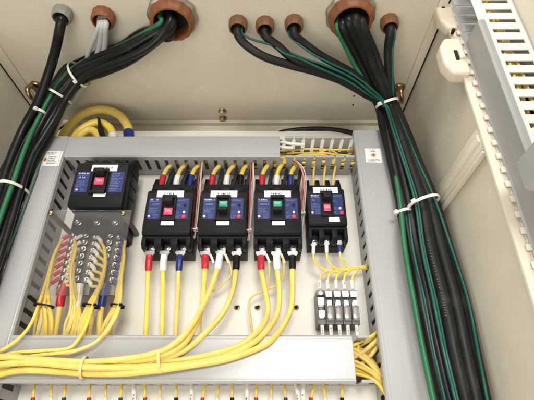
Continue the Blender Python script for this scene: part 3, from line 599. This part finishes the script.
# small breaker wires and fuse holders
GS = 'thin yellow wires of the small breaker and fuse holders'
for i, (px, py, sm, mid_) in enumerate(((313.5, 247, 'white', [(313.5, 256, -42), (315, 262, -40), (322, 268.5, -36), (337, 271.5, -34)]),
                                    (326.5, 246, 'white', [(327, 255, -42), (328.5, 261, -40), (334, 267, -36), (344, 270, -32)]),
                                    (339.3, 245, 'blue', [(340, 253, -42), (341.5, 259, -40), (346, 265, -34), (351, 268, -32)]))):
    sleeved('control_wire', 'thin yellow wire with %s sleeve, %s under the small breaker' % (sm, ['left', 'centre', 'right'][i]), path((px, py, -42), *mid_, (358, 268, -30), (368, 266 + i * .8, -26)), 1.9, sm, 2.9, 11, GS, lug=True)
fx = [73.3 + i * 12.3 for i in range(5)]
for i, x in enumerate(fx):
    t = thing('fuse_holder', (x + 6, 0, 130), ['fuse holder at the left end of the row, two white labels and no clear cap', 'second fuse holder, clear cap, right of the uncapped one', 'middle fuse holder of the five in the row', 'fourth fuse holder from left in the row', 'fuse holder at the right end of the row'][i], 'fuse holder', 'fuse holders under the small breaker')
    MB().box(x + .3, x + 11.9, -1, -30, 135, 185).box(x + .3, x + 11.9, -30, -38, 135, 142).box(x + .3, x + 11.9, -30, -38, 178, 185).build('holder_base', M['fuseb'], t, bevel=.7)
    MB().box(x + 2.3, x + 9.9, -30, -40, 143, 150).build('lower_contact', M['steel'], t, bevel=.8)
    MB().box(x + 2.3, x + 9.9, -30, -40, 160, 166).build('upper_contact', M['steel'], t, bevel=.8)
    MB().cyl((x + 6.1, -36, 142), (x + 6.1, -36, 168), 3.2).build('fuse', M['white' if i else 'greyb'], t)
    if i: 
        MB().box(x + 1.2, x + 11, -38.4, -44, 139, 160).build('clear_cap', M['clearcap'], t, bevel=1.2)
        MB().box(x + 1.4, x + 10.8, -38.3, -41.5, 174.5, 183).build('number_label', M['label'], t, bevel=.4)
        MB().box(x + 3.2, x + 9.2, -40.2, -43, 161, 169).build('fuse_label', M['label'], t, bevel=.4)
    else:
        MB().box(x + 1.6, x + 10.6, -40.2, -43, 162, 173).build('fuse_label', M['label'], t, bevel=.4)
        MB().box(x + 1.6, x + 10.6, -40.2, -43, 145, 154).build('number_label', M['label'], t, bevel=.4)
        MB().cyl((x + 6.1, -38, 180), (x + 6.1, -41, 180), 3).build('terminal_screw', M['steel'], t)
    s = MB().cyl((x + 6.1, -37, 187), (x + 6.1 + J(.6), -37, 201), 2.7).build('upper_marker', M['white'], t)
    mb = MB(); strokes(mb, x + 5.0, x + 7.2, 189.5, 197, -39.6, 2, i + 200, h=.7); mb.build('print', M['ink'], s)
    s = MB().cyl((x + 6.1, -37, 134), (x + 6.1 + J(.6), -37, 118), 2.7).build('lower_marker', M['white'], t)
    mb = MB(); strokes(mb, x + 5.0, x + 7.2, 121, 131, -39.6, 3, i + 300, h=.7); mb.build('print', M['ink'], s)
    a = U(320.8 + 8.1 * i, 278, -37)
    wire('control_wire', 'thin yellow wire from the top of the %s fuse holder' % ['leftmost', 'second', 'middle', 'fourth', 'rightmost'][i], 'wire', [Vector((x + 6.1, -37, 199)), a + Vector((.5, 0, 4)), U(324 + 8 * i, 272.5, -36), U(334 + 6 * i, 269.5, -33), U(356 + i * .8, 268, -31), U(369, 265 + i, -26)], 1.9, M['yellow'], GS)
    wire('control_wire', 'thin yellow wire from the bottom of the %s fuse holder' % ['leftmost', 'second', 'middle', 'fourth', 'rightmost'][i], 'wire', [Vector((x + 6.1, -37, 120)), Vector((x + 6.1, -36, 112)), Vector((x + 6.1, -32, 96))], 1.9, M['yellow'], GS)

# ------------------------------------------------------------------ wires above the breakers
GT = 'yellow wires above the breakers'
for nb, cx, cols in ((1, -154.9, ('red', 'white', 'blue')), (2, -69, ('red', 'white', 'blackv')), (3, 16.8, ('red', 'white', 'blue'))):
    for j, sm in enumerate(cols):
        x = cx + (j - 1) * 24 + (-1 if j else -2)
        p = [Vector((x, -36, 362)), Vector((x + .5, -36, 378)), Vector((x + 2.5, -35, 395)), Vector((x + 8, -33, 408)), Vector((x + 16, -28, 422)), Vector((x + 34, -24, 430)), Vector((x + 70, -20, 432 + j * 2))]
        sleeved('supply_wire', 'yellow wire with %s sleeve above %s' % ('black' if sm == 'blackv' else sm, Bn[nb]), p, 4.0, sm, 5.6, 26, GT, lug=False)
        s = MB().prism([(x + 8.5, -47, 358), (x + 14.5, -47, 358), (x + 21, -44, 392), (x + 19, -43, 401), (x + 15, -43, 396)], (0, 16, 0)).build('phase_separator', M['blackv'], bevel=.8)
        tag(s, 'black separator %s on top of %s' % (['left', 'centre', 'right'][j], Bn[nb]), 'separator', 'black separators on top of the breakers')
for j, px in enumerate((-16, 2, 18)):
    x = 96 + px
    wire('supply_wire', 'thin yellow wire above the small breaker, %s' % ['left', 'centre', 'right'][j], 'wire', [Vector((x, -30, 355)), Vector((x, -32, 376)), Vector((x + 2 + j, -32, 398)), Vector((x + 6 + 2 * j, -30, 416)), Vector((x + 22, -26, 428)), Vector((x + 50, -24, 434))], 2.0, M['yellow'], GT)
# wires lying in the open part of the top duct, running on behind its cover
for i in range(16):
    z = 417 + (i % 8) * 4.6; y = -14 - (i // 8) * 13 - J(4); x0 = -60 + 24 * (i % 5)
    pts = [Vector((x0, y, z + J(3)))] + [Vector((x0 + (q + 1) * (162 - x0) / 5, y - (6 if q == 2 else 0) + J(3.5), max(417, min(449, z + J(5))))) for q in range(5)]
    wire('duct_wire', 'thin yellow wire lying in the open right end of the top duct', 'wire', pts, random.choice((2.0, 2.4, 3.0)), M['yellow' if i % 3 else 'yellow2'], 'yellow wires in the open top duct')
for i, (a, b) in enumerate((((278, 141.5), (304, 144.5)), ((276, 146), (292, 148)))):
    wire('marker_tube', 'white marker tube on wires in the open top duct, %s one' % ['upper', 'lower'][i], 'marker', path((a[0], a[1], -47), ((a[0] + b[0]) / 2, (a[1] + b[1]) / 2 + .5, -49), (b[0], b[1], -46)), 2.9, M['white'], 'white marker tubes in the open top duct')
# wires in the open right end of the bottom duct
for i in range(16):
    a = i % 8; y = -18 - 3 * (i // 2) + J(3)
    if i % 3 == 2: pts = path((330, 372 - a * 3, y), (350, 371 - a * 4, y), (366, 360 - a * 3.5, y), (378, 346 - a * 2.5, y), (396, 322 - a * 2, y + 4))
    else: pts = path((330, 340 + a * 4, y), (350, 343 + a * 4.2, y), (364, 352 + a * 3.4, y), (378, 368 + a * 2.2, y), (392, 384 + a * 3, y + 4))
    wire('duct_wire', 'yellow wire bending round in the open right end of the bottom duct', 'wire', pts, random.choice((2.2, 2.8, 3.2)), M['yellow' if i % 4 else 'yellow2'], 'yellow wires in the open end of the bottom duct')
# short wires below the bottom duct
for i, (px, sm) in enumerate(((33, 'red'), (51, 'white'), (64, 'blue'), (89, 'red'), (105.5, 'white'), (120.5, 'blue'), (145, 'red'), (160, 'white'), (176, 'blackv'), (202, 'red'), (217, 'white'), (232, 'blackv'),
                       (256, 'red'), (271, 'white'), (286, 'blue'), (310.5, 'red'), (326, 'white'), (342, 'blackv'))):
    lean = (3 if px in (202, 310.5) else -2 if px in (286, 326) else .5)
    p = [U(px, 412, -22), U(px, 404, -24), U(px + lean * .3, 396.5, -26), U(px + lean, 388, -26), U(px + lean * 1.6, 378, -24)]
    sleeved('branch_wire', '%s from left of the short wires below the bottom duct, %s sleeve' % (ORD[i], 'black' if sm == 'blackv' else sm), p, 1.9, sm, 2.8, 17, 'short wires below the bottom duct', lug=False)
for i, px in enumerate((134, 191.5, 247, 298, 303)):
    o = wire('marker_tube', '%s from left of the white marked tubes below the bottom duct' % ORD[i], 'marker', path((px + 1.5, 406, -24), (px, 394, -28), (px + (1 if i != 3 else -3), 380, -24)), 2.9, M['white'], 'white marker tubes below the bottom duct')
    c = U(px, 397, -31.5); mb = MB(); strokes(mb, c.x - 1.6, c.x + 1.8, c.z - 8, c.z + 4, -31.2, 3, i + 400, h=.6); mb.build('print', M['ink'], o)

# thin control wire bundles between breakers
def bundle(pts, cols, label):
    for i, (m, dx, dy) in enumerate(cols):
        q = [p + Vector((dx + J(1.0), dy + J(1.0), 0)) for p in path(*pts)]
        wire('signal_wire', label % ['pink', 'white', 'red', 'grey'][i], 'wire', q, 1.05, M[m], 'thin signal wires between the breakers', n=7)
M['dullred'] = mat('dull_red_insulation', (0.34, 0.075, 0.065), .5)
M['offwhite'] = mat('off_white_insulation', (0.55, 0.52, 0.47), .5)
cols = (('pink', 0, 0), ('offwhite', 2.3, -1), ('dullred', -2.1, 1), ('greycable', .6, 2.4))
bundle([(212, 152, -30), (203, 160, -42), (200.5, 172, -50), (199.5, 186, -46), (197.5, 205, -42), (196, 222, -40), (194, 234, -36), (192.5, 239, -34)], cols, 'thin %s signal wire between the red and middle breakers')
bundle([(256, 152, -30), (253, 162, -42), (252, 180, -46), (251, 200, -44), (249.5, 222, -40), (248.5, 236, -36), (247.5, 241, -34)], cols, 'thin %s signal wire between the two green toggle breakers')
bundle([(288, 158, -40), (297, 163, -48), (303, 172, -50), (304, 188, -46), (303, 205, -42), (301, 222, -38), (300, 238, -34)], cols, 'thin %s signal wire left of the smallest breaker')
for i, (px, py, Y) in enumerate(((195, 230, -43), (248.6, 231, -42), (302, 214, -42))):
    tie(U(px, py, Y), (.1, 0, 1), 5, 4.5, ['tie on the thin wires right of the red toggle breaker', 'tie on the thin wires between the green toggle breakers', 'tie on the thin wires left of the smallest breaker'][i], 'tie', 1.0, 2.0, 'small ties on thin signal wires')

# ------------------------------------------------------------------ thick yellow loops and black cables behind the top duct
GL = 'thick yellow loops above the top duct'
sleeved('loop_cable', 'outermost thick yellow loop with blue sleeve above the top duct', path((129, 142, -22), (128.8, 134, -22), (127, 125, -22), (118, 114.5, -22), (101, 109.5, -22), (83, 114.5, -24), (69, 127, -26), (62, 139, -28), (58, 152, -30)), 8.3, 'blue', 9.8, 26, GL, lug=False, n=14)
sleeved('loop_cable', 'middle thick yellow loop with white sleeve above the top duct', path((112.5, 143, -26), (112.5, 134, -26), (108, 126.5, -26), (99, 122.5, -26), (89, 125, -28), (79, 132, -28), (73, 141, -30), (70, 150, -30)), 7.6, 'white', 8.6, 20, GL, lug=False, n=14)
sleeved('loop_cable', 'innermost thick yellow loop above the top duct', path((99, 144, -32), (98.5, 138, -32), (95, 132, -32), (89, 130, -32), (83, 133, -33), (78, 139, -34), (76, 148, -34)), 7.2, 'red', 8.2, 10, GL, lug=False, n=14)
a, b, c, d = U(97.5, 117, -38), U(99.5, 117.5, -38), U(104.5, 137, -38), U(98, 137, -38)
tag(MB().prism([a, b, c, d], (0, 14, 0)).build('phase_separator', M['black2'], bevel=.6), 'black separator plate between the thick yellow loops', 'separator')
wire('control_cable', 'black cable arching behind the right end of the top duct', 'cable', path((262, 141, 8), (272, 135.5, 6), (290, 130.8, 4), (318, 128.8, 2), (345, 131.5, 0), (362, 137, -4), (372, 146, -8)), 5.2, M['cable'], n=12)
wire('control_cable', 'thin black cable end left of the yellow loops', 'cable', path((44, 137.5, 10), (52, 134, 10), (60, 128.5, 14), (68, 123.5, 22)), 2.3, M['cable'])

# ------------------------------------------------------------------ left cable bundle
CL = [(150, 38, -196), (125, 52.5, -172), (100, 63.5, -146), (79, 74.5, -122), (62, 93, -98), (50, 112, -84), (38, 133, -77), (27, 155, -74), (15, 187, -72), (1, 222, -72), (-15, 266, -72), (-27, 305, -72)]
HW = [9.5, 11, 12.5, 12.5, 11.5, 12, 13, 14, 15.5, 17, 18, 18]
def lane(f, dY, CLn, HWn, start=None):
    pts = []
    for i, (x, y, Y) in enumerate(CLn):
        x0, y0, _ = CLn[max(0, i - 1)]; x1, y1, _ = CLn[min(len(CLn) - 1, i + 1)]
        tx, ty = x1 - x0, y1 - y0; l = math.hypot(tx, ty); nx, ny = -ty / l, tx / l      # right-hand normal in the picture plane of the run
        ff = f[i] if isinstance(f, (list, tuple)) else f
        pts.append(U(x + nx * ff * HWn[i], y + ny * ff * HWn[i], Y + dY))
    return (start or []) + pts
c0 = g1.copy()
names = ['upper edge', 'second from upper edge', 'middle', 'front middle', 'second from lower edge', 'lower edge', 'rear', 'thin front upper part', 'thin front middle', 'thin front lower part']
for i, (f, dY) in enumerate(((-.70, 4), (-.34, -7), (.04, -11), (.36, -6), (.66, 0), (.92, 6), (.25, 10), (-.55, -12), (.2, -15), (.52, -12))):
    ff = [f * (.9 + .25 * math.sin(k * 1.3 + i * 2)) for k in range(len(CL))]
    st = head(2, -f * 5 - 3, f * 12 + dY * .5)
    wire('power_cable', 'black power cable along the %s of the left bundle' % names[i], 'cable', lane(ff, dY, CL, HW, st), (8.0 if i not in (1, 5) else 7.2) if i < 7 else 5.6, M['cable'], 'black power cables of the left bundle', n=14, k=9)
wire('power_cable', 'single black cable from the small grey bushing to the left wall', 'cable', head(0) + path((54.5, 54, -174), (47, 78, -140), (37.5, 103, -112), (23, 130, -96), (12.5, 155, -90), (3, 182, -86), (-7, 218, -84), (-18, 262, -84), (-26, 300, -84)), 7.6, M['cable'], n=14, k=9)
gr = head(2, -16, -10) + path((125, 43.5, -182), (100, 54.5, -158), (76, 66, -136), (60, 81, -118), (51, 95, -110), (41.5, 113, -104), (33, 130, -100), (23, 154, -98), (10.5, 190, -96), (1, 216, -94), (-10, 250, -92), (-22, 300, -90))
wire('earth_cable', 'bright green cable on top of the left black bundle', 'cable', gr, 3.9, M['green'], n=12, k=9)
for i, (dx, r) in enumerate(((0, 4.6), (4.6, 4.8), (-4.6, 4.0))):
    wire('flat_cable', '%s pale grey flat cable from the orange bushing' % ['middle', 'right', 'left'][i], 'cable', head(1, dx * 1.1, 0) + path( (98 + dx * 1.2 - (4 if i == 2 else 0), 52, -164), (90 + dx, 68, -124), (74 + dx, 92, -84), (60 + dx * .9, 112, -66), (52 + dx * .8, 130, -58), (46 + dx * .5, 145, -58), (40.5 + dx * .4, 165, -58), (34 + dx * .2, 185, -56), (22, 215, -54), (4, 258, -54), (-14, 300, -54)), r, M['greycable'], 'pale grey flat cables from the orange bushing', n=10)
wire('earth_cable', 'thin dull green cable beside the grey cables on the left duct edge', 'cable', path((64, 98, -92), (55, 116, -76), (49, 132, -68), (42, 152, -66), (37, 170, -66), (30, 190, -66), (16, 228, -66), (2, 262, -66), (-14, 300, -66)), 2.6, mat('dull_green_sheath', (0.10, 0.17, 0.13), .45))
def along(a, b): return (b - a)
tie(U(79, 74.5, -124), U(60, 90, -104) - U(98, 63, -144), 23, 23, 'upper left tie, across the left cables below the large bushing', 'tie', 2.0, 3.5, up=U(79, 60, -124) - U(79, 74, -124))
tie(U(58, 96, -98), U(50, 112, -86) - U(66, 86, -102), 22, 26, 'second tie down on the left cable bundle', 'tie', 2.0, None)
tie(U(41, 112, -104.5), U(37, 121, -102) - U(45, 104, -107), 6.5, 6.5, 'small tie round the bright green cable, left bundle', 'tie', 2.0, 2.0)
tie(U(13.5, 191, -76), U(9, 204, -72) - U(18, 178, -72), 21, 30, 'lowest tie on the left bundle, beside the duct cover', 'tie', 2.3, 1.9)

# ------------------------------------------------------------------ right cable bundle
YS = [105, 130, 160, 200, 250, 300, 350, 412]
LX = [375, 380.5, 386.5, 395, 402, 411, 420.5, 434]
WX = [23, 28, 33, 41, 51, 58, 59, 58]
def rl(fs, dY, hd):
    pts = list(hd)
    for i, y in enumerate(YS):
        f = fs[i] if isinstance(fs, (list, tuple)) else fs
        d = dY[i] if isinstance(dY, (list, tuple)) else dY
        pts.append(U(LX[i] + f * WX[i], y, -84 + d - (6 if i > 3 else 0)))
    return pts
def top(*ps): return [U(*p) for p in ps]
GR = 'black cables of the right bundle'
big_heads = [((346, 344), 0), ((352, 352), 0), ((358, 361), 0), ((364, 368), 0), ((356, 356), 8)]
st = lambda dx, dy=0: Vector((g2.x + dx, g2.y + dy, CZ + 5))
wire('power_cable', 'black cable at the left front of the right bundle, from the large bushing', 'cable', rl([.22, .22, .2, .18, .19, .17, .18, .2], 2, head(6, -12) + top((354, 50, -176), (364, 72, -140), (373, 90, -112))), 7.6, M['cable'], GR, n=14)
wire('power_cable', 'second black cable from the left in the right bundle', 'cable', rl([.42, .42, .40, .34, .31, .29, .29, .31], -2, head(6, -4, -6) + top((361, 50, -180), (370, 70, -146), (379, 90, -116))), 8.0, M['cable'], GR, n=14)
wire('power_cable', 'thick charcoal cable with white print in the right bundle', 'cable', rl([.62, .64, .66, .64, .56, .56, .56, .58], -11, head(6, 5, -8) + top((367, 50, -180), (375, 70, -150), (384, 90, -120))), 8.6, M['cable2'], GR, n=16)
wire('power_cable', 'black cable right of the printed one in the right bundle', 'cable', rl([.80, .82, .84, .82, .77, .75, .75, .76], -4, head(6, 14, -3) + top((372.5, 50, -176), (379.5, 70, -148), (388, 90, -118))), 8.2, M['cable2'], GR, n=14)
wire('power_cable', 'rear black cable from the large right bushing', 'cable', rl([.5, .52, .5, .5, .45, .44, .44, .45], 12, head(6, 2, 10) + top((364, 52, -170), (375, 74, -134), (383, 92, -104))), 8.0, M['cable'], GR, n=14)
wire('power_cable', 'black cable hanging straight from the small bushing on the far right', 'cable', rl([.90, .92, .95, .96, .93, .92, .92, .93], 3, head(7) + top((388, 50, -178), (389, 70, -148), (391.5, 90, -116))), 7.0, M['cable2'], GR, n=14)
wire('power_cable', 'black cable from the first small brown bushing, sweeping right', 'cable', rl([.30, .30, .30, .28, .27, .24, .24, .26], 8, head(3) + top((246, 45, -190), (264, 56.5, -178), (290, 65, -164), (315, 71.5, -150), (342, 81, -132), (364, 93.5, -110))), 6.8, M['cable2'], GR, n=14)
wire('power_cable', 'black cable from the middle small brown bushing, sweeping right', 'cable', rl([.12, .10, .12, .10, .12, .13, .14, .16], 6, head(4) + top((278, 46, -188), (293, 58.5, -174), (316, 67.5, -160), (344, 78, -140), (367, 92, -114))), 6.8, M['cable2'], GR, n=14)
wire('power_cable', 'black cable from the third small brown bushing, sweeping right', 'cable', rl([.55, .50, .46, .42, .38, .36, .36, .38], 4, head(5) + top((305, 44, -188), (324, 57.5, -170), (348, 70.5, -148), (368, 84, -124))), 6.6, M['cable2'], GR, n=14)
wire('earth_cable', 'bright green cable leaving the large right bushing and ending lowest left', 'cable', rl([.34, .28, .20, .12, .06, .045, .04, .03], [8, 6, 2, -4, -8, -9, -9, -9], head(6, -20, 2) + top((347, 50, -180), (356, 68, -150), (369, 88, -120))), 3.9, M['green'], n=12)
GTL = 'thin teal earth cables of the right bundle'
def teal(fs, dY, hd, label, r=1.9): wire('earth_cable', label, 'cable', rl(fs, dY, hd), r, M['teal'], GTL)
teal([.42, .44, .50, .48, .40, .385, .39, .42], -20, head(3, 7, -1) + top((254, 40, -198), (275, 46, -190), (300, 57, -178), (325, 65.5, -168), (350, 77, -150), (370, 92, -126)), 'teal cable from the first small brown bushing')
teal([.50, .54, .56, .54, .44, .43, .43, .46], -19, head(5, -6, 4) + top((311, 53, -184), (330, 63, -170), (352, 74, -152), (373, 90, -128)), 'teal cable from the third small brown bushing')
teal([.34, .36, .36, .30, .22, .235, .225, .24], -6, head(4, 5, 5) + top((282, 52, -186), (300, 59, -178), (322, 69, -164), (347, 80.5, -144), (368, 94, -120)), 'teal cable from the middle small brown bushing')
teal([.82, .86, .93, .975, .985, .98, .97, .96], -12, head(7, 7.5, 1) + top((392.5, 50, -180), (392.5, 70, -152), (393, 90, -122)), 'teal cable beside the straight hanging cable, right edge of the bundle')
# white print along the thick cable: small marks on its front
mk = MB()
for i in range(30):
    y = 240 + i * 2.6 + random.uniform(-.5, .5)
    k = next(j for j in range(len(YS) - 1) if YS[j] <= y <= YS[j + 1]); q = (y - YS[k]) / (YS[k + 1] - YS[k])
    f = [.62, .64, .66, .64, .56, .56, .56, .58]; g = lambda A: A[k] + (A[k + 1] - A[k]) * q
    c = U(g(LX) + g(f) * g(WX) - .5, y, -101 - 8.7)
    w = random.choice((.35, .5, .8)); mk.box(c.x - w, c.x + w, c.y, c.y + 1.4, c.z - random.uniform(.3, 1.1), c.z + .5)
pc = [o for o in COL.objects if o.get('label') == 'thick charcoal cable with white print in the right bundle'][0]
mk.build('print', mat('grey_print', (0.13, 0.13, 0.125), .6), pc)
tie(U(387, 103.5, -92), U(393, 125, -84) - U(381, 88, -112), 18.5, 22, 'upper tie on the right cables, near the lifting eye', 'tie', 2.2, 2.6)
tie(U(404, 213, -84), (.14, 0, -1), 11.5, 13, 'tie round the left cables of the right bundle beside the duct', 'tie', 2.2, 2.7)
tie(U(423.5, 203, -96), (.30, 0, -1), 25, 21, 'tie round the thick cables of the right bundle by the wall brace', 'tie', 2.3, 2.4)

# ------------------------------------------------------------------ open door with its own duct
t = thing('cabinet_door', (347, -230, 0), 'open beige cabinet door at the right edge carrying a duct', 'door')
MB().box(346, 349, -520, -231, -200, 640).build('door_panel', M['paint'], t, bevel=.8)
MB().box(334, 346, -234, -231.2, -200, 640).build('door_flange', M['hinge'], t, bevel=.8)
t = thing('wiring_duct', (315, -255, -150), 'pale slotted duct on the open door with yellow wires inside', 'wiring duct', 'wiring ducts on the open door')
# cover facing into the opening
prof = [(294, -275), (287.5, -275), (285, -272.5), (285, -235.5), (287.5, -233), (294, -233), (294, -234.6), (288.2, -234.6), (286.8, -236.2), (286.8, -271.8), (288.2, -273.4), (294, -273.4)]
MB().prism([(x, y, -150) for x, y in prof], (0, 0, 637)).build('duct_cover', M['doorcover'], t, bevel=.35, segs=1, smooth=12)
MB().box(343.4, 345.6, -272, -236, -150, 640).build('duct_base', M['duct_in'], t)
def door_wall(y, th, name, m, slot0, slot1):
    mb = MB(); z = -150
    mb.box(286.4, slot0, y, y + th, -150, 640).box(slot1, 343, y, y + th, -150, 640)
    while z < 630:
        mb.box(slot0, slot1, y, y + th, z, z + 13.2)
        z += 20
    return mb.build(name, m, t, bevel=.4, segs=1)
door_wall(-273.2, 1.8, 'slotted_wall', M['cream_duct'], 301, 337)
mb = MB(); z = -150
while z < 630: mb.box(287, 343, -236.4, -234.7, z, z + 16); z += 20
mb.box(334, 343, -236.4, -234.7, -150, 640).build('slotted_wall', M['duct_in'], t, bevel=.4, segs=1)
z = 130
while z < 630:
    MB().box(279.5, 285.5, -232, -229.5, z, z + 8).build('finger_head', M['hinge'], t, bevel=1.2); z += 20
for i, (x, y) in enumerate(((310, -266), (314.5, -263.5), (319, -266), (323, -260))):
    wire('duct_wire', '%s from left of the yellow wires inside the door duct' % ORD[(0, 1, 3, 2)[i]], 'wire', [Vector((x + J(2), y + J(2), z)) for z in range(-140, 641, 60)], 2.1, M['yellow'], 'yellow wires inside the door duct')
t = thing('wiring_duct', (300, -292, 208), 'short grey crosswise duct end at the right picture edge', 'wiring duct', 'wiring ducts on the open door')
MB().prism([(256, -292, 212), (256, -292, 243), (268, -292, 252), (345, -292, 252), (345, -292, 208), (260, -292, 208)], (0, -150, 0)).build('duct_cover', M['duct'], t, bevel=1.2)
